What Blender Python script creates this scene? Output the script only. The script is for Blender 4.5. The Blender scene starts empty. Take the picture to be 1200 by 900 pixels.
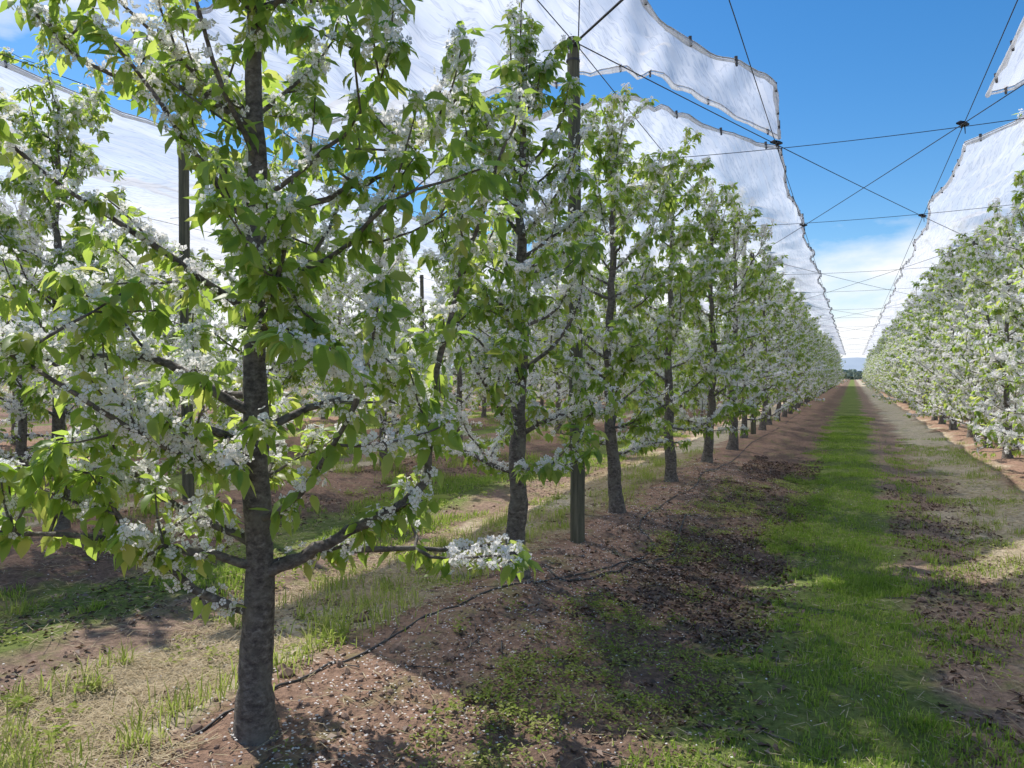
import bpy, math, numpy as np, itertools
from mathutils import Vector
rng=np.random.default_rng(7)
scene=bpy.context.scene
scene.view_settings.view_transform='Standard'
scene.view_settings.look='None'
scene.view_settings.exposure=0
A=math.radians(24.4)
CAMR=np.array([math.cos(A),math.sin(A),0]); CAMF=np.array([-math.sin(A),math.cos(A),0]); UP=np.array([0,0,1.0])
ROW0=-2.35; PITCH=5.0; TSP=2.75; TY0=2.5; BAY=13.75; POSTY=6.68

# ---------------------------------------------------------------- helpers
def vnoise(x,y,seed=0):
    x=np.asarray(x,float);y=np.asarray(y,float)
    xi=np.floor(x);yi=np.floor(y);fx=x-xi;fy=y-yi
    fx=fx*fx*(3-2*fx);fy=fy*fy*(3-2*fy)
    def h(a,b):
        s=np.sin(a*127.1+b*311.7+seed*74.7)*43758.5453
        return s-np.floor(s)
    return (h(xi,yi)*(1-fx)+h(xi+1,yi)*fx)*(1-fy)+(h(xi,yi+1)*(1-fx)+h(xi+1,yi+1)*fx)*fy
def fbm(x,y,seed=0,o=3):
    r=0;a=.5;t=0
    for i in range(o):
        r=r+a*vnoise(x*2**i,y*2**i,seed+i);t+=a;a*=.5
    return r/t
def gh(x,y):
    x=np.asarray(x,float);y=np.asarray(y,float)
    s=((x-ROW0)/PITCH+.5)%1-.5
    dx=np.abs(s*PITCH)
    berm=.13*np.exp(-(dx/.75)**2)-.07
    tr=-.03*np.exp(-((dx-1.65)/.3)**2)
    near=np.exp(-(np.hypot(x,y)/60)**2)
    n=(fbm(x*.9,y*.9,3)-.5)*.12+(fbm(x*5,y*5,5)-.5)*.065
    return berm+tr+n*near

class MB:
    def __init__(s): s.v=[];s.n=0;s.f=[]
    def add(s,v,faces,mat):
        v=np.asarray(v,float).reshape(-1,3)
        for f in faces:
            f=np.asarray(f,int)
            if len(f): s.f.append((f+s.n,mat))
        s.v.append(v);s.n+=len(v)
    def mesh(s,name,mats,smooth=True):
        me=bpy.data.meshes.new(name)
        V=np.concatenate(s.v)
        loops=[];starts=[];mi=[];tot=0
        for f,m in s.f:
            k=f.shape[1]
            loops.append(f.ravel());starts.append(tot+np.arange(len(f))*k);tot+=f.size
            mi.append(np.full(len(f),m))
        loops=np.concatenate(loops);starts=np.concatenate(starts);mi=np.concatenate(mi)
        me.vertices.add(len(V));me.vertices.foreach_set('co',V.ravel())
        me.loops.add(len(loops));me.loops.foreach_set('vertex_index',loops)
        me.polygons.add(len(starts));me.polygons.foreach_set('loop_start',starts)
        me.polygons.foreach_set('material_index',mi)
        me.polygons.foreach_set('use_smooth',np.full(len(starts),smooth))
        for m in mats: me.materials.append(m)
        me.update(calc_edges=True);me.validate()
        return me
def obj(name,me,loc=(0,0,0),rz=0,sc=1,parent=None):
    o=bpy.data.objects.new(name,me);scene.collection.objects.link(o)
    o.location=loc;o.rotation_euler=(0,0,rz)
    o.scale=(sc,sc,sc) if not hasattr(sc,'__len__') else sc
    if parent: o.parent=parent
    return o
def norm(v): return v/np.maximum(np.linalg.norm(v,axis=-1,keepdims=True),1e-9)
def tube(mb,P,R,ns,mat,rough=0,rg=None):
    P=np.asarray(P,float);R=np.asarray(R,float);m=len(P)
    T=norm(np.gradient(P,axis=0))
    ref=np.array([0,0,1.0]) if abs(T[0][2])<.8 else np.array([1.0,0,0])
    N=norm(np.cross(T,ref));B=np.cross(T,N)
    a=np.arange(ns)/ns*2*np.pi
    rr=R[:,None]*np.ones(ns)[None]
    if rough: rr=rr*(1+rough*(rg.random((m,ns))-.5))
    V=P[:,None]+rr[...,None]*(np.cos(a)[None,:,None]*N[:,None]+np.sin(a)[None,:,None]*B[:,None])
    i=np.arange(m-1)[:,None]*ns;j=np.arange(ns)[None];k=(j+1)%ns
    F=np.stack([i+j,i+k,i+ns+k,i+ns+j],-1).reshape(-1,4)
    mb.add(V,[F, ],mat)
    mb.add(V[-1],[np.arange(ns)[None]],mat)
def inst(mb,tv,tf,O,X,Y,Z,S,mat):
    n=len(O)
    if n==0:return
    S=np.asarray(S,float)
    if S.ndim==1:S=np.stack([S,S,S],-1)
    V=O[:,None]+tv[None,:,0:1]*(X*S[:,0:1])[:,None]+tv[None,:,1:2]*(Y*S[:,1:2])[:,None]+tv[None,:,2:3]*(Z*S[:,2:3])[:,None]
    k=len(tv)
    mb.add(V,[(np.arange(n)[:,None,None]*k+np.asarray(f)[None]).reshape(-1,np.asarray(f).shape[1]) for f in tf],mat)
def frames(D,Nhint):
    Y=norm(D);X=norm(np.cross(Y,Nhint));Z=np.cross(X,Y);return X,Y,Z

LEAF=np.array([[0,0,0],[-.2,.28,.05],[0,.3,-.01],[.2,.28,.05],[-.2,.62,-.01],[0,.65,-.09],[.2,.62,-.01],[0,1,-.26]],float)
LEAFF=[[[0,2,1],[0,3,2],[4,5,7],[5,6,7]],[[1,2,5,4],[2,3,6,5]]]
LEAFS=np.array([[0,0,0],[-.22,.5,.03],[.22,.5,.03],[0,1,-.15]],float); LEAFSF=[[[0,2,3,1]]]
fl=[];ff=[]
for i in range(5):
    a=i*2*np.pi/5;b=len(fl)
    for (da,r,z) in ((0,.1,0),(-.54,.82,.2),(0,1.02,.34),(.54,.82,.2)):
        fl.append([math.cos(a+da)*r,math.sin(a+da)*r,z])
    ff.append([b,b+1,b+2,b+3])
FLOW=np.array(fl);FLOWF=[ff]
CEN=np.array([[.17,0,.05],[-.08,.14,.05],[-.08,-.14,.05],[0,0,.3]]);CENF=[[[0,1,3],[1,2,3],[2,0,3]]]

# ---------------------------------------------------------------- materials
def mat(name):
    m=bpy.data.materials.new(name);m.use_nodes=True;nt=m.node_tree;nt.nodes.clear()
    return m,nt,nt.nodes.new('ShaderNodeOutputMaterial')
def ramp(nt,stops,interp='LINEAR'):
    r=nt.nodes.new('ShaderNodeValToRGB');r.color_ramp.interpolation=interp
    e=r.color_ramp.elements
    while len(e)>1:e.remove(e[0])
    e[0].position=stops[0][0];e[0].color=(*stops[0][1],1)
    for p,c in stops[1:]:
        x=e.new(p);x.color=(*c,1)
    return r
def noise(nt,scale,detail=4,vec=None,rough=.55):
    n=nt.nodes.new('ShaderNodeTexNoise');n.inputs['Scale'].default_value=scale;n.inputs['Detail'].default_value=detail;n.inputs['Roughness'].default_value=rough
    if vec is not None: nt.links.new(vec,n.inputs['Vector'])
    return n
def leafmat(name,stops,tstops,tr=.5,rough=.45,spec=.4):
    m,nt,out=mat(name);L=nt.links
    g=nt.nodes.new('ShaderNodeNewGeometry')
    r=ramp(nt,stops);r2=ramp(nt,tstops)
    L.new(g.outputs['Random Per Island'],r.inputs[0]);L.new(g.outputs['Random Per Island'],r2.inputs[0])
    if spec>0:
        p=nt.nodes.new('ShaderNodeBsdfPrincipled');p.inputs['Roughness'].default_value=rough;p.inputs['Specular IOR Level'].default_value=spec
    else: p=nt.nodes.new('ShaderNodeBsdfDiffuse')
    t=nt.nodes.new('ShaderNodeBsdfTranslucent');mx=nt.nodes.new('ShaderNodeMixShader');mx.inputs[0].default_value=tr
    L.new(r.outputs[0],p.inputs[0]);L.new(r2.outputs[0],t.inputs[0])
    L.new(p.outputs[0],mx.inputs[1]);L.new(t.outputs[0],mx.inputs[2]);L.new(mx.outputs[0],out.inputs[0])
    return m
M_leaf=leafmat('cherry_leaf',[(0,(.09,.17,.04)),(.5,(.15,.25,.06)),(.85,(.22,.32,.08)),(1,(.28,.27,.1))],
    [(0,(.4,.6,.08)),(.6,(.62,.8,.13)),(1,(.8,.84,.2))],.56,.42,.5)
M_flower=leafmat('cherry_petal',[(0,(.9,.87,.87)),(.5,(.93,.93,.92)),(1,(.94,.91,.91))],[(0,(.96,.93,.93)),(1,(.98,.97,.96))],.45,.6,0)
M_cen=leafmat('blossom_centre',[(0,(.5,.38,.18)),(1,(.4,.42,.18))],[(0,(.4,.4,.1)),(1,(.4,.4,.1))],.2,.5,0)
M_grass=leafmat('grass_blade',[(0,(.11,.2,.03)),(.5,(.2,.32,.055)),(.88,(.3,.38,.1)),(1,(.5,.44,.22))],[(0,(.36,.54,.07)),(1,(.55,.68,.13))],.42,.5,0)
M_pale=leafmat('weed_blade',[(0,(.17,.24,.05)),(.5,(.28,.34,.08)),(1,(.44,.42,.2))],[(0,(.42,.57,.09)),(1,(.6,.64,.2))],.42,.5,0)
M_straw=leafmat('straw',[(0,(.38,.3,.19)),(1,(.62,.52,.36))],[(0,(.4,.3,.15)),(1,(.5,.4,.25))],.2,.7,0)
M_litter=leafmat('dead_leaf',[(0,(.075,.05,.038)),(.6,(.17,.11,.083)),(.9,(.28,.19,.145)),(1,(.44,.34,.26))],[(0,(.1,.05,.03)),(1,(.2,.1,.05))],.12,.6)

def barkmat():
    m,nt,out=mat('cherry_bark');L=nt.links
    tc=nt.nodes.new('ShaderNodeTexCoord')
    mp=nt.nodes.new('ShaderNodeMapping');mp.inputs['Scale'].default_value=(1,1,1.5);L.new(tc.outputs['Object'],mp.inputs[0])
    n1=noise(nt,30,8,mp.outputs[0],.72);n2=noise(nt,9,5,tc.outputs['Object'])
    r=ramp(nt,[(.32,(.04,.033,.03)),(.46,(.105,.088,.078)),(.58,(.2,.175,.155)),(.7,(.35,.32,.29))]);L.new(n1.outputs[0],r.inputs[0])
    r2=ramp(nt,[(.48,(0,0,0)),(.68,(.75,.75,.75))]);L.new(n2.outputs[0],r2.inputs[0])
    mx=nt.nodes.new('ShaderNodeMix');mx.data_type='RGBA';L.new(r2.outputs[0],mx.inputs[0]);L.new(r.outputs[0],mx.inputs[6]);mx.inputs[7].default_value=(.22,.2,.165,1)
    p=nt.nodes.new('ShaderNodeBsdfPrincipled');p.inputs['Roughness'].default_value=.8
    L.new(mx.outputs[2],p.inputs['Base Color'])
    b=nt.nodes.new('ShaderNodeBump');b.inputs['Strength'].default_value=1;b.inputs['Distance'].default_value=.014
    L.new(n1.outputs[0],b.inputs['Height']);L.new(b.outputs[0],p.inputs['Normal']);L.new(p.outputs[0],out.inputs[0])
    return m
M_bark=barkmat()
def postmat():
    m,nt,out=mat('weathered_wood');L=nt.links
    tc=nt.nodes.new('ShaderNodeTexCoord');mp=nt.nodes.new('ShaderNodeMapping');mp.inputs['Scale'].default_value=(14,14,.7);L.new(tc.outputs['Object'],mp.inputs[0])
    n1=noise(nt,3,8,mp.outputs[0],.7);r=ramp(nt,[(.3,(.04,.04,.028)),(.5,(.11,.108,.075)),(.7,(.2,.19,.14))]);L.new(n1.outputs[0],r.inputs[0])
    p=nt.nodes.new('ShaderNodeBsdfPrincipled');p.inputs['Roughness'].default_value=.85;L.new(r.outputs[0],p.inputs['Base Color'])
    b=nt.nodes.new('ShaderNodeBump');b.inputs['Strength'].default_value=.6;b.inputs['Distance'].default_value=.01;L.new(n1.outputs[0],b.inputs['Height']);L.new(b.outputs[0],p.inputs['Normal'])
    L.new(p.outputs[0],out.inputs[0]);return m
M_post=postmat()
def plain(name,c,rough=.5,metal=0):
    m,nt,out=mat(name);tc=nt.nodes.new('ShaderNodeTexCoord');n=noise(nt,30,2,tc.outputs['Object'])
    r=ramp(nt,[(.3,tuple(x*.7 for x in c)),(.7,tuple(min(1,x*1.3) for x in c))]);nt.links.new(n.outputs[0],r.inputs[0])
    p=nt.nodes.new('ShaderNodeBsdfPrincipled');p.inputs['Roughness'].default_value=rough;p.inputs['Metallic'].default_value=metal
    nt.links.new(r.outputs[0],p.inputs['Base Color']);nt.links.new(p.outputs[0],out.inputs[0]);return m
M_cable=plain('steel_cable',(.05,.05,.06),.5,.3)
M_hose=plain('black_polythene',(.06,.055,.052),.55)
M_hem=plain('net_clip',(.14,.13,.13),.8)
M_hemw=plain('hem_white',(.6,.59,.58),.8)
M_clod=plain('soil_clod',(.25,.165,.125),.95)

def netmat():
    m,nt,out=mat('white_netting');L=nt.links
    tc=nt.nodes.new('ShaderNodeTexCoord')
    mp=nt.nodes.new('ShaderNodeMapping');mp.inputs['Scale'].default_value=(7,.35,1);mp.inputs['Rotation'].default_value=(0,0,.3);L.new(tc.outputs['Object'],mp.inputs[0])
    n=noise(nt,2.2,3,mp.outputs[0],.6)
    hr=nt.nodes.new('ShaderNodeMapRange');hr.inputs[1].default_value=.3;hr.inputs[2].default_value=.7;hr.inputs[3].default_value=.3;hr.inputs[4].default_value=.14;L.new(n.outputs[0],hr.inputs[0])
    cr=ramp(nt,[(.455,(.84,.84,.86)),(.495,(.62,.63,.66)),(.525,(.84,.84,.86))]);L.new(n.outputs[0],cr.inputs[0])  # grey streaks: shading of folds painted into the net colour
    d=nt.nodes.new('ShaderNodeBsdfDiffuse');L.new(cr.outputs[0],d.inputs[0])
    t=nt.nodes.new('ShaderNodeBsdfTranslucent');L.new(cr.outputs[0],t.inputs[0])
    mx=nt.nodes.new('ShaderNodeMixShader');mx.inputs[0].default_value=.68;L.new(d.outputs[0],mx.inputs[1]);L.new(t.outputs[0],mx.inputs[2])
    tr=nt.nodes.new('ShaderNodeBsdfTransparent');m2=nt.nodes.new('ShaderNodeMixShader');L.new(hr.outputs[0],m2.inputs[0]);L.new(mx.outputs[0],m2.inputs[1]);L.new(tr.outputs[0],m2.inputs[2])
    L.new(m2.outputs[0],out.inputs[0]);return m
M_net=netmat()

def groundmat():
    m,nt,out=mat('orchard_ground');L=nt.links
    g=nt.nodes.new('ShaderNodeNewGeometry');pos=g.outputs['Position']
    sx=nt.nodes.new('ShaderNodeSeparateXYZ');L.new(pos,sx.inputs[0])
    nb=noise(nt,1.1,5,pos,.6)
    def M(op,a,b=None):
        n=nt.nodes.new('ShaderNodeMath');n.operation=op
        for i,x in enumerate((a,b)):
            if x is None:continue
            if isinstance(x,(int,float)):n.inputs[i].default_value=x
            else:L.new(x,n.inputs[i])
        return n.outputs[0]
    xd=M('ADD',sx.outputs[0],M('MULTIPLY',M('SUBTRACT',nb.outputs[0],.5),1.6))
    s=M('FRACT',M('DIVIDE',M('ADD',xd,-ROW0+500),PITCH))
    soil=(.36,.235,.175);lit=(.25,.17,.13);gr=(.2,.24,.08);brn=(.33,.235,.18);st=(.54,.46,.34)
    r=ramp(nt,[(0,soil),(.14,soil),(.19,lit),(.31,lit),(.355,gr),(.53,gr),(.58,brn),(.67,brn),(.73,st),(.88,st),(.94,soil),(1,soil)]);L.new(s,r.inputs[0])
    nf=noise(nt,22,8,pos,.7);nm=noise(nt,3,6,pos,.65)
    rf=ramp(nt,[(.25,(.42,.4,.38)),(.5,(1,1,1)),(.75,(1.55,1.5,1.45))]);L.new(nf.outputs[0],rf.inputs[0])
    mu=nt.nodes.new('ShaderNodeMix');mu.data_type='RGBA';mu.blend_type='MULTIPLY';mu.inputs[0].default_value=1;L.new(r.outputs[0],mu.inputs[6]);L.new(rf.outputs[0],mu.inputs[7])
    rp=ramp(nt,[(.54,(0,0,0)),(.66,(.6,.6,.6))]);L.new(nm.outputs[0],rp.inputs[0])
    m2=nt.nodes.new('ShaderNodeMix');m2.data_type='RGBA';L.new(rp.outputs[0],m2.inputs[0]);L.new(mu.outputs[2],m2.inputs[6]);m2.inputs[7].default_value=(.24,.26,.1,1)
    p=nt.nodes.new('ShaderNodeBsdfDiffuse')
    L.new(m2.outputs[2],p.inputs[0])
    b=nt.nodes.new('ShaderNodeBump');b.inputs['Strength'].default_value=1;b.inputs['Distance'].default_value=.04;L.new(nf.outputs[0],b.inputs['Height']);L.new(b.outputs[0],p.inputs['Normal'])
    L.new(p.outputs[0],out.inputs[0]);return m
M_ground=groundmat()

# ---------------------------------------------------------------- ground
xs=np.concatenate([[-3000,-1200,-500,-200,-100,-60],np.arange(-40,-12,.4),np.arange(-12,6,.07),np.arange(6,25,.4),[40,80,200,600,1500,3000]])
ys=np.concatenate([[-3000,-800,-200,-60,-20],np.arange(-8,0,.4),np.arange(0,14,.07),np.arange(14,40,.25),np.arange(40,150,1.5),[180,260,500,1200,3000]])
GX,GY=np.meshgrid(xs,ys);GZ=gh(GX,GY)
mb=MB();nx=len(xs);ny=len(ys)
i=np.arange(ny-1)[:,None]*nx;j=np.arange(nx-1)[None]
mb.add(np.stack([GX,GY,GZ],-1),[np.stack([i+j,i+j+1,i+nx+j+1,i+nx+j],-1).reshape(-1,4)],0)
obj('ground',mb.mesh('ground',[M_ground]))

# ---------------------------------------------------------------- ground scatter
def pts(n,x0,x1,y0,y1,p=1.6):
    x=rng.uniform(x0,x1,n);t=rng.random(n)**p;y=y0+(y1-y0)*t;return x,y
def blades(mb,x,y,hmin,hmax,w,lean,matn=0):
    n=len(x)
    O=np.stack([x,y,gh(x,y)-.005],-1)
    a=rng.uniform(0,2*np.pi,n);l=rng.uniform(.1,lean,n)
    H=rng.uniform(hmin,hmax,n)
    side=np.stack([np.cos(a),np.sin(a),0*a],-1);ln=np.stack([-np.sin(a),np.cos(a),0*a],-1)
    W=w*rng.uniform(.7,1.3,n)
    mid=O+(ln*(l*.35*H)[:,None])+UP*(H*.55)[:,None]
    tip=O+ln*(l*H)[:,None]+UP*(H*np.sqrt(np.maximum(1-l*l*.6,.1)))[:,None]
    V=np.stack([O-side*(W/2)[:,None],O+side*(W/2)[:,None],mid-side*(W*.4)[:,None],mid+side*(W*.4)[:,None],tip],1)
    b=np.arange(n)[:,None]*5
    mb.add(V,[b+np.array([[0,1,3,2]]),b+np.array([[2,3,4]])],matn)
mb=MB()
x,y=pts(170000,-1.0,.8,1.2,34,2.0)
n=fbm(x*1.3,y*1.3,11);e=np.minimum(x+.62+(n-.5)*1.4,.42-x+(n-.5)*1.4);n2=fbm(x*2.6,y*2.6,17);k=(e>0)&(n2+.28*rng.random(len(x))>.55);k|=(rng.random(len(x))<.03)
blades(mb,x[k],y[k],.02,.055,.006,1.0)
k2=k&(fbm(x*1.5,y*1.5,29)>.6);blades(mb,x[k2],y[k2],.04,.08,.006,1.1)
x,y=pts(70000,-6.0,-4.1,2,26,1.5)
n=fbm(x*1.1,y*1.1,21);k=(n>.56)
blades(mb,x[k],y[k],.03,.09,.008,1.0)
x,y=pts(40000,.6,2.2,2,22,1.5)
n=fbm(x*1.6,y*1.6,31);k=(n>.6)
blades(mb,x[k],y[k],.03,.07,.007,1.0)
x,y=pts(50000,-17,-8,6,30,1.3);n=fbm(x*.8,y*.8,41);k=n>.58
blades(mb,x[k],y[k],.05,.12,.012,1.0)
obj('grass',mb.mesh('grass',[M_grass]))
mb=MB()
cx,cy=pts(300,-3.9,-2.6,1.7,16,1.4);k=fbm(cx*1.5,cy*1.5,51)>.48;cx=cx[k];cy=cy[k]
c=rng.poisson(36,len(cx));sg=np.repeat(rng.uniform(.02,.11,len(cx)),c)
x=np.repeat(cx,c)+rng.normal(0,1,c.sum())*sg;y=np.repeat(cy,c)+rng.normal(0,1,c.sum())*sg
blades(mb,x,y,.04,.18,.007,1.2)
cx,cy=pts(110,-9,-5.5,3,20,1.2)
x=np.repeat(cx,50)+rng.normal(0,.07,len(cx)*50);y=np.repeat(cy,50)+rng.normal(0,.07,len(cx)*50)
blades(mb,x,y,.06,.18,.009,1.0)
cx,cy=pts(120,.6,2.4,3,20,1.2)
x=np.repeat(cx,35)+rng.normal(0,.05,len(cx)*35);y=np.repeat(cy,35)+rng.normal(0,.05,len(cx)*35)
blades(mb,x,y,.04,.13,.007,1.0)
def weeds(x,y,s0,s1,m=0):
    n=len(x);O=np.stack([x,y,gh(x,y)+rng.uniform(0,.05,n)],-1)
    a=rng.uniform(0,2*np.pi,n);D=np.stack([np.cos(a),np.sin(a),rng.uniform(-.1,.9,n)],-1)
    X,Y,Z=frames(D,UP+rng.normal(0,.3,(n,3)));S=rng.uniform(s0,s1,n)
    inst(mb,LEAFS,LEAFSF,O,X,Y,Z,np.stack([S*1.3,S,S],-1),m)
def clumps(nc,x0,x1,y0,y1,per,spread,s0,s1,thr,seed):
    cx,cy=pts(nc,x0,x1,y0,y1,1.4);k=fbm(cx*1.4,cy*1.4,seed)>thr;cx=cx[k];cy=cy[k]
    c=rng.poisson(per,len(cx));sg=np.repeat(spread*rng.uniform(.4,1.5,len(cx)),c)
    x=np.repeat(cx,c)+rng.normal(0,1,c.sum())*sg;y=np.repeat(cy,c)+rng.normal(0,1,c.sum())*sg
    weeds(x,y,s0,s1)
clumps(1300,-1.75,-.5,1.6,13,28,.045,.013,.03,.45,61)
clumps(100,-2.5,-1.7,1.8,12,20,.035,.013,.035,.5,67)
clumps(600,-6.5,-2.7,2,14,24,.06,.018,.05,.5,71)
clumps(280,.5,2.2,2,16,22,.05,.014,.035,.5,81)
obj('weeds',mb.mesh('weeds',[M_pale]))
mb=MB()
def straws(x,y,L0,L1):
    n=len(x);O=np.stack([x,y,gh(x,y)+rng.uniform(0.003,.025,n)],-1)
    a=rng.uniform(0,2*np.pi,n);D=np.stack([np.cos(a),np.sin(a),rng.normal(0,.12,n)],-1)
    X,Y,Z=frames(D,UP+rng.normal(0,.3,(n,3)));Ln=rng.uniform(L0,L1,n)
    T=np.array([[-.5,0,0],[.5,0,0],[.4,1,0],[-.4,1,0]])
    inst(mb,T,[[[0,1,2,3]]],O,X,Y,Z,np.stack([rng.uniform(.002,.005,n),Ln,Ln],-1),0)
x,y=pts(52000,-4.0,-2.5,1.5,16,1.4);k=fbm(x*1.5,y*1.5,91)>.4;straws(x[k],y[k],.04,.16)
x,y=pts(20000,1.1,2.3,3,20,1.2);straws(x,y,.04,.14)
x,y=pts(7000,-2.4,1.2,1.5,12,1.4);straws(x,y,.03,.1)
x,y=pts(12000,-9,-3.9,3,18,1.2);straws(x,y,.04,.16)
obj('dry_straw',mb.mesh('dry_straw',[M_straw]))
mb=MB()
def litter(x,y):
    n=len(x);O=np.stack([x,y,gh(x,y)+rng.uniform(0.002,.018,n)],-1)
    a=rng.uniform(0,2*np.pi,n);D=np.stack([np.cos(a),np.sin(a),rng.normal(0,.25,n)],-1)
    X,Y,Z=frames(D,UP+rng.normal(0,.45,(n,3)));S=rng.uniform(.02,.055,n)
    inst(mb,LEAFS*np.array([1.2,1,2]),LEAFSF,O,X,Y,Z,S,0)
x,y=pts(26000,-1.75,-.5,1.3,16,1.5);k=fbm(x*1.6,y*1.6,101)+.15*rng.random(len(x))>.58;litter(x[k],y[k])
x,y=pts(5000,-2.2,-.3,1.3,12,1.4);litter(x,y)
x,y=pts(8000,.4,1.4,2,14,1.4);k=fbm(x*2,y*2,103)>.42;litter(x[k],y[k])
x,y=pts(16000,-8,-2.6,1.8,14,1.3);k=fbm(x*1.2,y*1.2,111)>.5;litter(x[k],y[k])
obj('leaf_litter',mb.mesh('leaf_litter',[M_litter]))
mb=MB();tx,ty=pts(190,-3.8,.2,1.7,11,1.3)
for a_,b_ in zip(tx,ty):
    q=rng.uniform(0,6.28);Ln=rng.uniform(.06,.28);c_=np.linspace(0,1,5)
    px_=a_+np.cos(q)*Ln*c_+rng.normal(0,.006,5);py_=b_+np.sin(q)*Ln*c_+rng.normal(0,.006,5)
    tube(mb,np.stack([px_,py_,gh(px_,py_)+.008],-1),np.linspace(.0045,.002,5),5,0)
obj('fallen_twigs',mb.mesh('fallen_twigs',[M_bark]))
mb=MB()
x=np.concatenate([rng.normal(-2.0,.4,5600),rng.normal(-2.2,1.2,3000),rng.normal(-6.5,1.6,1500)]);y=1.2+13*rng.random(len(x))**1.5
n=len(x);O=np.stack([x,y,gh(x,y)+.012],-1);a=rng.uniform(0,6.3,n)
X,Y,Z=frames(np.stack([np.cos(a),np.sin(a),0*a],-1),UP+rng.normal(0,.3,(n,3)))
T=np.array([[0,0,0],[.45,.5,.1],[0,1,.05],[-.45,.5,.1]])
inst(mb,T,[[[0,1,2,3]]],O,X,Y,Z,rng.uniform(.01,.017,n),0)
obj('fallen_petals',mb.mesh('fallen_petals',[M_flower]))
mb=MB()
ico=[];t=(1+5**.5)/2
for s1 in(-1,1):
    for s2 in(-t,t): ico+= [[s1,s2,0],[0,s1,s2],[s2,0,s1]]
ico=norm(np.array(ico,float))
F=[]
for a,b,c in itertools.combinations(range(12),3):
    if max(np.linalg.norm(ico[a]-ico[b]),np.linalg.norm(ico[b]-ico[c]),np.linalg.norm(ico[a]-ico[c]))<1.06:
        F.append([a,b,c] if np.dot(np.cross(ico[b]-ico[a],ico[c]-ico[a]),ico[a])>0 else [a,c,b])
x=np.concatenate([rng.normal(-2.0,.6,4200),rng.uniform(-7,-2.5,1500),rng.uniform(.4,2.4,900)]);y=1.3+13*rng.random(len(x))**1.5;n=len(x)
O=np.stack([x,y,gh(x,y)],-1);X,Y,Z=frames(rng.normal(0,1,(n,3)),rng.normal(0,1,(n,3)))
inst(mb,ico,[F],O,X,Y,Z,np.exp(rng.normal(-4.9,.6,n))[:,None]*rng.uniform(.6,1.3,(n,3)),0)
obj('soil_clods',mb.mesh('soil_clods',[M_clod],False))

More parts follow.
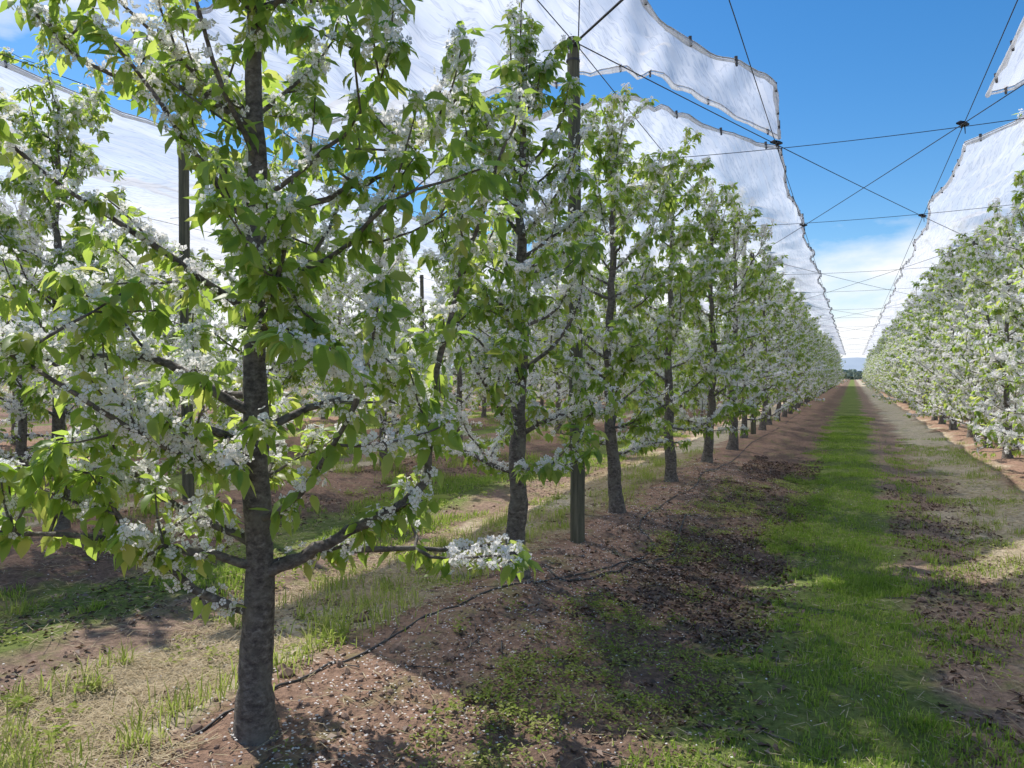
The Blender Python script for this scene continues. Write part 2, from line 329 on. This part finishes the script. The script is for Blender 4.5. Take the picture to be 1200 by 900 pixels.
# ---------------------------------------------------------------- trees
def smooth_path(P,n):
    P=np.asarray(P,float);m=len(P)
    t=np.linspace(0,m-1,n);out=[]
    for tt in t:
        i=min(int(tt),m-2);f=tt-i
        p0=P[max(i-1,0)];p1=P[i];p2=P[i+1];p3=P[min(i+2,m-1)]
        out.append(.5*((2*p1)+(-p0+p2)*f+(2*p0-5*p1+4*p2-p3)*f*f+(-p0+3*p1-3*p2+p3)*f**3))
    return np.array(out)
def gen_tree(seed,H=4.3,lod=0,extra=None,nl=27,reach=1.0,tr=.06,bloom=1.0,z0=.66,wb=.013,floor=.12):
    r=np.random.default_rng(seed);mb=MB()
    ns=14 if lod==0 else 7
    sp=[];sd=[];sw=[]
    nz=26
    z=np.linspace(0,H,nz);wob=np.cumsum(r.normal(0,wb,(nz,2)),0);wob[0]=0
    P=np.stack([wob[:,0],wob[:,1],z-.06],-1)
    rad=lambda zz:tr*np.maximum(1-zz/H,0)**.7+.007+.026*np.exp(-zz/.55)+.03*np.exp(-zz/.09)
    R=rad(z)
    if lod==0:
        P=smooth_path(P,80);z=P[:,2]+.06;R=rad(z)*(1+.05*np.sin(z*13+seed)+.07*(r.random(len(z))-.5))
    tube(mb,P,R,ns,0,.10,r)
    def at(zv): 
        return np.array([np.interp(zv,z,P[:,0]),np.interp(zv,z,P[:,1]),zv-.06])
    def spurs(Q,step,start,vig):
        seg=np.linalg.norm(np.diff(Q,axis=0),axis=1);c=np.concatenate([[0],np.cumsum(seg)])
        d=np.arange(start*c[-1],c[-1],step);d=d+r.uniform(-.02,.02,len(d))
        pp=np.stack([np.interp(d,c,Q[:,k]) for k in range(3)],-1)
        T=norm(np.gradient(Q,axis=0));tt=np.stack([np.interp(d,c,T[:,k]) for k in range(3)],-1)
        sp.append(pp);sd.append(tt);sw.append(np.full(len(pp),vig))
        for _ in range(2):
            sp.append(Q[-1:]);sd.append(T[-1:]);sw.append(np.array([2.0]))
    step=.062 if lod==0 else .085
    cap=1.22 if lod==0 else 1.5
    def limb(o,az,pitch,L,r0,lvl,upturn=.5):
        n=max(5,int(L/.13));pts_=[np.array(o)];a=az;p=pitch
        for i in range(n):
            a+=r.normal(0,.17);p+=upturn*.9/n+r.normal(0,.14)
            p=min(p,1.5)
            q=pts_[-1]+L/n*np.array([math.cos(a)*math.cos(p),math.sin(a)*math.cos(p),math.sin(p)])
            if math.hypot(q[0],q[1])>cap and i>2: break
            pts_.append(q)
        Q=np.array(pts_);RR=np.linspace(r0,max(.0028,r0*.25),len(Q))
        tube(mb,Q,RR,8 if lod==0 and lvl==0 else (5 if lod==0 else 4),0,.15,r)
        spurs(Q,step,.12 if lvl==0 else .05,1.0)
        if lvl==0:
            k=int(r.integers(3,6)) if lod==0 else int(r.integers(2,5))
            for _ in range(k):
                t=r.uniform(.22,.95);q=Q[int(t*(len(Q)-1))]
                limb(q,az+r.choice([-1,1])*r.uniform(.4,1.2),r.uniform(-.3,1.1),L*r.uniform(.25,.5)*(1.2-t*.4),r0*.42,1,.4)
        elif lvl==1 and lod==0 and L>.35 and r.random()<.5:
            q=Q[len(Q)//2];limb(q,az+r.choice([-1,1])*.8,r.uniform(0,1.0),L*.5,.004,2,.3)
    az=r.uniform(0,6.28)
    for i in range(nl):
        f=i/(nl-1);zz=z0+f**.95*(H-.44-z0)+r.uniform(-.08,.08)
        az+=2.4+r.normal(0,.3)
        L=reach*(1.45-.62*f)*r.uniform(.6,1.15)
        pit=math.radians(4+40*f+r.uniform(-16,20))
        limb(at(zz),az,pit,L,.020*(1-.5*f)*r.uniform(.8,1.2),0,.55)
    for _ in range(6):
        limb(at(H-.1-r.uniform(0,.6)),r.uniform(0,6.28),math.radians(r.uniform(50,85)),r.uniform(.35,.9),.008,1,.1)
    spurs(P[len(P)*2//3:],.09,0,1)
    if extra:
        for pl,r0,vig in extra:
            W=np.array([u*CAMR+d*CAMF+UP*zv for u,d,zv in pl])
            W[0]=at(pl[0][2]) if pl[0][0]==0 else W[0]
            Q=smooth_path(W,len(pl)*5);Q[1:]+=r.normal(0,.006,(len(Q)-1,3))
            tube(mb,Q,np.linspace(r0,.005,len(Q)),9,0,.12,r)
            spurs(Q,.05,.2,vig)
            for _ in range(6):
                i=int(r.integers(4,len(Q)-1));limb(Q[i],r.uniform(0,6.28),r.uniform(0,1.1),r.uniform(.25,.5),.007,1,.3)
    SP=np.concatenate(sp);SD=np.concatenate(sd);SW=np.concatenate(sw);n=len(SP)
    cl=fbm(SP[:,0]*3.2+seed,SP[:,2]*3.2+SP[:,1]*3.2,seed)
    nlv=r.poisson(np.where(SW>=2,5.8,np.where(SW>1.2,4.6,np.where(cl>.5,2.1,3.6))),n)
    if lod: nlv=r.poisson(nlv*.7)
    idx=np.repeat(np.arange(n),nlv);m=len(idx)
    a=r.uniform(0,6.283,m)
    D=np.stack([np.cos(a),np.sin(a),r.uniform(-2.1,.15,m)],-1)+SD[idx]*.3
    O=SP[idx]+norm(D)*r.uniform(.005,.03,m)[:,None]+r.normal(0,.01,(m,3))
    X,Y,Z=frames(D,UP+r.normal(0,.5,(m,3)))
    S=r.uniform(.045,.11,m)*np.where(SW[idx]>=2,1.12,1)*(1.08 if lod else 1)
    SS=np.stack([S*r.uniform(.85,1.15,m),S,S*r.uniform(.3,1.7,m)],-1)
    if lod: inst(mb,LEAFS,LEAFSF,O,X,Y,Z,SS,1)
    else: inst(mb,LEAF,LEAFF,O,X,Y,Z,SS,1)
    pb=np.where(SW>=2,.26,np.where(SW>1.2,.26,np.clip((cl-.37)*5,floor,.92)))*bloom
    has=r.random(n)<pb
    nf=np.where(has,r.integers(7,17,n),0)
    if lod: nf=(nf*.62).astype(int)
    idx=np.repeat(np.arange(n),nf);m=len(idx)
    D=norm(r.normal(0,1,(m,3))+np.array([0,0,.1]))
    O=SP[idx]+D*r.uniform(.02,.066,m)[:,None]
    Nn=norm(D+r.normal(0,.4,(m,3)))
    X,Y,Z=frames(norm(np.cross(Nn,r.normal(0,1,(m,3)))),Nn)
    S=r.uniform(.0155,.021,m)*(1.6 if lod else 1)
    inst(mb,FLOW,FLOWF,O,X,Y,Z,S,2)
    if not lod: inst(mb,CEN,CENF,O,X,Y,Z,S,3)
    return mb.mesh('cherry_tree_mesh',[M_bark,M_leaf,M_flower,M_cen])
ex1=[([(0,0,.76),(.3,-.05,.84),(.55,-.1,.98),(.74,-.12,1.12),(.78,-.1,1.45),(.86,-.1,1.9),(1.0,-.1,2.3),(1.15,-.1,2.75)],.028,1.6),
     ([(0,0,1.98),(.25,-.1,1.8),(.5,-.12,1.6),(.75,-.15,1.48)],.018,1.6),
     ([(0,0,1.45),(-.35,-.1,1.62),(-.75,-.15,1.66),(-1.2,-.2,1.68)],.024,1),
     ([(0,0,.8),(-.3,-.15,.86),(-.75,-.2,.92),(-1.15,-.2,.95)],.022,1),
     ([(0,0,2.3),(.25,.1,2.35),(.6,.1,2.5),(.9,.1,2.85)],.018,1),
     ([(0,0,2.7),(-.3,0,2.8),(-.7,0,2.9),(-1.0,0,3.2)],.018,1),
     ([(0,0,1.15),(-.15,-.3,1.25),(-.35,-.6,1.45),(-.6,-.8,1.7)],.018,1)]
ex2=[([(0,0,1.35),(-.2,-.1,1.45),(-.4,-.2,1.8),(-.45,-.2,2.3),(-.4,-.2,2.9),(-.3,-.2,3.4)],.022,1.6),
     ([(0,0,1.1),(.3,0,1.2),(.7,0,1.25),(1.0,0,1.5)],.02,1)]
near=[gen_tree(101,4.6,0,ex1,31,.95,.055,1,.66,.006),gen_tree(202,4.1,0,ex2,26,.9,.06,1,.8),gen_tree(303,4.3,0,None,29,.92,.06,1,.75),gen_tree(404,4.4,0,None,28,.95)]
far=[gen_tree(500+i,4.2+.14*i,1,None,32,.97,.06,1.2,.6,.013,.3) for i in range(5)]
fullr=[gen_tree(600+i,4.1+.15*i,1,None,42,.98,.055,1.6,.36,.013,.5) for i in range(3)]
def plant(me,x,y,rz,sc):
    obj('cherry_tree',me,(x,y,float(gh(x,y))),rz,sc)
def row(k,j0,j1,special=None,pool=None):
    pool=pool or far
    for j in range(j0,j1):
        X=ROW0+k*PITCH+(rng.normal(0,.05) if k or j>1 else 0);Y=TY0+j*TSP+(rng.normal(0,.1) if j>1 or k else 0)
        if special and j in special:
            me,rz,sc=special[j];plant(me,X,Y,rz,sc);continue
        s=rng.uniform(.9,1.15)*(1+ (0.05 if j>3 else 0))
        plant(pool[int(rng.integers(0,len(pool)))],X,Y,rng.uniform(0,6.28),(s,s,s*rng.uniform(.93,1.06)))
row(0,0,48,{0:(near[0],0,1),1:(near[1],0,1),2:(near[2],1.0,1.0),3:(near[3],2.0,1.04),4:(near[2],4,1.08)})
row(1,0,48,None,fullr)
row(2,3,16)
row(-1,-1,32,{1:(near[3],.4,1),2:(near[2],2.7,1)},far+fullr)
row(-2,0,24,None,fullr);row(-3,2,20,None,fullr)

# ---------------------------------------------------------------- posts
mb=MB();z=np.linspace(-.1,4.72,14);r2=np.random.default_rng(4)
P=np.stack([r2.normal(0,.004,14)-.012*z,0*z,z],-1)
tube(mb,P,np.linspace(.07,.058,14),14,0,.06,r2)
tube(mb,[(-.055,0,4.62),(-.055,0,4.66)],[.068,.068],12,1)
tube(mb,[(-.055,0,4.5),(-.055,0,4.52)],[.066,.066],12,1)
post=mb.mesh('post',[M_post,M_cable])
for k in (-3,-2,-1,0,1,2):
    for b in range(0,9):
        X=ROW0+k*PITCH;Y=POSTY+b*BAY
        obj('wooden_post',post,(X,Y,float(gh(X,Y))),rng.uniform(-.3,.3))

# ---------------------------------------------------------------- cables
ZC=4.7
def cable(mb,a,b,sag=.05,r=.006,n=14):
    a=np.array(a,float);b=np.array(b,float);t=np.linspace(0,1,n)
    P=a+(b-a)*t[:,None];P[:,2]-=sag*4*t*(1-t);tube(mb,P,np.full(n,r),5,0)
mb=MB()
XL,XR=-.94,1.22
for k in (-2,-1,0,1):
    xa=ROW0+k*PITCH;xb=xa+PITCH
    for b in range(-1,8):
        y0=POSTY+b*BAY;y1=y0+BAY
        if k==0:
            cable(mb,(xa,y0,ZC),(xb,y1,ZC),.04);cable(mb,(xb,y0,ZC),(xa,y1,ZC),.04)
        if b<4: cable(mb,(xa,y0+.30*BAY,ZC+.02),(xb,y0+.30*BAY,ZC+.02),.05,.005)
        if b<3: cable(mb,(xa,y0+.70*BAY,ZC+.02),(xb,y0+.70*BAY,ZC+.02),.05,.005)
        if k==0:
            for xx in (XL,XR): cable(mb,(xx,y0,ZC-.01),(xx,y1,ZC-.01),.03,.005)
        cable(mb,(xa,y0,ZC-.03),(xa,y1,ZC-.03),.06,.005)
cable(mb,(-1.2,5.5,4.68),(-12.35,16.1,4.68),.02,.012,24)
obj('support_cables',mb.mesh('cables',[M_cable]))
mb=MB()
for xx,yy in ((XL,10.6),(XR,10.75),(XL,16.6),(XR,16.6)):
    tube(mb,[(xx-.07,yy-.05,ZC),(xx-.03,yy-.02,ZC+.01),(xx+.03,yy+.02,ZC),(xx+.07,yy+.05,ZC)],[.012,.03,.03,.012],8,0)
    tube(mb,[(xx,yy-.1,ZC-.01),(xx,yy+.1,ZC-.01)],[.018,.018],6,0)
    tube(mb,[(xx+.02,yy,ZC),(xx+.03,yy+.02,ZC-.12)],[.008,.005],5,0)
obj('cable_clamps',mb.mesh('clamps',[M_cable]))

# ---------------------------------------------------------------- nets
def net(name,xe0,xe1,ya,yb,nu,nv,seed,peaks,wr=.07):
    u=np.linspace(0,1,nu);v=np.linspace(0,1,nv)
    U,V=np.meshgrid(u,v)
    Yl=ya(U)+(yb(U)-ya(U))*V
    X=xe0(Yl)+(xe1(Yl)-xe0(Yl))*U
    Z=np.full_like(X,4.74)
    Z+=peaks(X,Yl)
    e=np.sin(np.pi*np.clip(U,0,1))**.5
    Z+=(fbm(X*.9+seed,Yl*.5,seed)-.5)*.5*(.25+.75*e)
    Z+=(fbm(X*4.0+Yl*1.4,Yl*.35-X*.1,seed+3,2)-.5)*wr*3.6*(.35+.65*e)
    Z+=np.abs(fbm(X*.5,Yl*2.2+X*1.2,seed+9,2)-.5)*wr*2.4*(.3+.7*e)
    me=MB()
    i=np.arange(nv-1)[:,None]*nu;j=np.arange(nu-1)[None]
    G=np.stack([X,Yl,Z],-1)
    me.add(G,[np.stack([i+j,i+j+1,i+nu+j+1,i+nu+j],-1).reshape(-1,4)],0)
    o=obj(name,me.mesh('netting',[M_net,M_hem]))
    hb=MB();r=np.random.default_rng(seed)
    for E in (G[:,0],G[:,-1],G[0],G[-1]):
        tube(hb,E,np.full(len(E),.008),5,0)
        seg=np.concatenate([[0],np.cumsum(np.linalg.norm(np.diff(E,axis=0),axis=1))])
        bul=fbm(seg*2.2,seg*0+seed,seed+2)
        E2=E-np.array([0,0,1.0])*(.02+.03*bul)[:,None]
        tube(hb,E2,.012+.04*np.clip(bul-.3,0,1),7,2,.15,r)
        s_=.2
        while s_<min(seg[-1],45):
            q=np.array([np.interp(s_,seg,E[:,c]) for c in range(3)])
            tube(hb,[q+[0,0,.03],q+[.01,0,-.07]],[.02,.013],5,1);s_+=r.uniform(.45,1.1)
    obj('hem_rope',hb.mesh('hem',[M_hemw,M_hem,M_net]),parent=o)
    return o
def scal(y,amp=.12,seed=1): 
    return amp*np.abs(np.sin((y-POSTY)/BAY*np.pi*3))+.12*(fbm(y*.9,y*0+seed,seed,2)-.5)
def pk(X,Y):
    s=((X-ROW0)/PITCH+.5)%1-.5
    return .4*np.exp(-(s*PITCH/.9)**2)
yn_x=[-7.4,-6,-4.2,-3.6,-2.9,-2.0,-1.4,-.9];yn_y=[7.6,7.4,7.6,8.0,8.9,10.2,10.9,11.2]
gapv=[.1,.1,.1,.3,.6,.75,.7,.6]
Xu=lambda U:-.92+(-7.05+.92)*U
near_edge=lambda U:np.interp(Xu(U),yn_x,yn_y)
far_edge=lambda U:np.interp(Xu(U),yn_x,yn_y)-np.interp(Xu(U),yn_x,gapv)
net('shade_net',lambda Y:-.92-scal(Y),lambda Y:-7.0-.3*vnoise(Y*.3,Y*0,5),near_edge,lambda U:0*U+128,90,560,2,pk)
net('shade_net',lambda Y:np.interp(Y,[4.4,6.3,7.3,7.8,8.3,8.6,10.6],[-1.95,-1.75,-1.66,-1.35,-.85,-.78,-.9]),lambda Y:-7.0-.3*vnoise(Y*.5,Y*0,7),lambda U:4.9+.25*np.sin(U*9),far_edge,130,110,4,pk)
net('shade_net',lambda Y:XR+.08+scal(Y,.12,5),lambda Y:7.6+0*Y,lambda U:np.interp(U,[0,.12,1],[12.0,11.5,11.3]),lambda U:0*U+128,70,500,6,pk)
net('shade_net',lambda Y:XR+.12+.1*vnoise(Y,Y*0,2),lambda Y:7.6+0*Y,lambda U:0*U-1,lambda U:np.interp(U,[0,.1,1],[9.9,10.2,10.6]),70,120,8,pk)
net('shade_net',lambda Y:-8.0-.3*vnoise(Y*.4,Y*0,9),lambda Y:-16.8+0*Y,lambda U:4.0+0*U,lambda U:0*U+90,90,240,10,pk)

# ---------------------------------------------------------------- hose
def hose(name,ctrl,r):
    P=smooth_path(np.array([[x,y,0] for x,y in ctrl],float),len(ctrl)*8)
    P[:,2]=gh(P[:,0],P[:,1])+r*.9
    m=MB();tube(m,P,np.full(len(P),r),8,0);obj(name,m.mesh('hose',[M_hose]))
hose('irrigation_hose',[(-2.5,1.4),(-2.62,2.4),(-2.5,3.3),(-2.42,4.2),(-2.2,5.0),(-1.98,5.6),(-1.75,6.3),(-1.72,7.0),(-2.0,7.6),(-2.1,9),(-2.0,10.5),(-2.12,12),(-2.0,14),(-2.1,18),(-2.0,24),(-2.1,40)],.0065)
hose('irrigation_hose',[(-2.25,5.6),(-2.0,5.4),(-1.78,5.9),(-1.65,6.5),(-1.5,6.9),(-1.6,7.7),(-1.75,8.8)],.009)

# ---------------------------------------------------------------- distance
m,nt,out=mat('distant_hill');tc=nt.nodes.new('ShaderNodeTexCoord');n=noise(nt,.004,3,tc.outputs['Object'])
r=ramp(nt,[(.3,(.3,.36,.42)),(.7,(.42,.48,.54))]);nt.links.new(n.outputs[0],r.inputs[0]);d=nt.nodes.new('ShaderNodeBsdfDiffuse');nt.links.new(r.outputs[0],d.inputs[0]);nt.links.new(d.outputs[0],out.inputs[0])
mb=MB();hx=np.linspace(-2600,2600,200);hzz=20+55*fbm(hx*.003+9,hx*0,3,5)
rows=[]
for f in(0,.35,.7,1): rows.append(np.stack([hx,2300+300*f+0*hx,hzz*f-3],-1))
Vv=np.array(rows);i=np.arange(3)[:,None]*200;j=np.arange(199)[None]
mb.add(Vv,[np.stack([i+j,i+j+1,i+201+j,i+200+j],-1).reshape(-1,4)],0)
obj('distant_hills',mb.mesh('hills',[m]))
mb=MB();n=14000
x=rng.uniform(-120,120,n);y=rng.uniform(330,350,n);zt=rng.random(n)**.8*(2.5+3*fbm(x*.2,x*0,3))
D=rng.normal(0,1,(n,3));X,Y,Z=frames(D,rng.normal(0,1,(n,3)))
inst(mb,LEAFS*np.array([1.8,1,1]),LEAFSF,np.stack([x,y,zt],-1),X,Y,Z,rng.uniform(.8,1.8,n),0)
M_hazed=leafmat('hazed_windbreak_foliage',[(0,(.22,.28,.24)),(1,(.28,.34,.28))],[(0,(.3,.36,.26)),(1,(.3,.36,.26))],.2,.5,0)  # greens paled and greyed: distance haze put into the foliage colour
obj('distant_tree_line',mb.mesh('treeline',[M_hazed]))

# ---------------------------------------------------------------- light
az=math.radians(-66);el=math.radians(54)
to=Vector((math.sin(az)*math.cos(el),math.cos(az)*math.cos(el),math.sin(el)))
sl=bpy.data.lights.new('sun','SUN');sl.energy=5.0;sl.angle=math.radians(.5);sl.color=(1,.955,.88)
so=bpy.data.objects.new('sun',sl);scene.collection.objects.link(so);so.rotation_euler=to.to_track_quat('Z','Y').to_euler();so.location=(0,0,30)
w=bpy.data.worlds.new('World');scene.world=w;w.use_nodes=True;nt=w.node_tree;nt.nodes.clear();L=nt.links
out=nt.nodes.new('ShaderNodeOutputWorld')
sky=nt.nodes.new('ShaderNodeTexSky');sky.sky_type='NISHITA';sky.sun_disc=False;sky.sun_elevation=el;sky.sun_rotation=az
sky.air_density=1.0;sky.dust_density=.3;sky.ozone_density=3.0
hs=nt.nodes.new('ShaderNodeHueSaturation');hs.inputs['Saturation'].default_value=1.35;L.new(sky.outputs[0],hs.inputs['Color'])
bg=nt.nodes.new('ShaderNodeBackground');bg.inputs[1].default_value=.15;L.new(hs.outputs[0],bg.inputs[0])
bc=nt.nodes.new('ShaderNodeBackground');bc.inputs[0].default_value=(.96,.98,1,1);bc.inputs[1].default_value=1.1
tc=nt.nodes.new('ShaderNodeTexCoord');mp=nt.nodes.new('ShaderNodeMapping');mp.inputs['Scale'].default_value=(1,1,2.6);L.new(tc.outputs['Generated'],mp.inputs[0])
nn=noise(nt,2.6,7,mp.outputs[0],.55)
sx=nt.nodes.new('ShaderNodeSeparateXYZ');L.new(tc.outputs['Generated'],sx.inputs[0])
mr=nt.nodes.new('ShaderNodeMapRange');L.new(sx.outputs[2],mr.inputs[0]);mr.inputs[1].default_value=.12;mr.inputs[2].default_value=.24;mr.inputs[3].default_value=.22;mr.inputs[4].default_value=-.2
mr2=nt.nodes.new('ShaderNodeMapRange');L.new(sx.outputs[0],mr2.inputs[0]);mr2.inputs[1].default_value=-.4;mr2.inputs[2].default_value=-.85;mr2.inputs[3].default_value=0;mr2.inputs[4].default_value=.2
ad=nt.nodes.new('ShaderNodeMath');L.new(nn.outputs[0],ad.inputs[0]);L.new(mr.outputs[0],ad.inputs[1])
ad2=nt.nodes.new('ShaderNodeMath');L.new(ad.outputs[0],ad2.inputs[0]);L.new(mr2.outputs[0],ad2.inputs[1])
cr=ramp(nt,[(.5,(0,0,0)),(.66,(1,1,1))]);L.new(ad2.outputs[0],cr.inputs[0])
mx=nt.nodes.new('ShaderNodeMixShader');L.new(cr.outputs[0],mx.inputs[0]);L.new(bg.outputs[0],mx.inputs[1]);L.new(bc.outputs[0],mx.inputs[2]);L.new(mx.outputs[0],out.inputs[0])

# ---------------------------------------------------------------- camera
cam=bpy.data.cameras.new('camera');co=bpy.data.objects.new('camera',cam);scene.collection.objects.link(co);scene.camera=co
cam.sensor_width=36;cam.lens=26.4;cam.clip_end=6000;cam.clip_start=.05
co.location=(0,0,1.6);co.rotation_euler=(math.radians(90-.65),0,A)
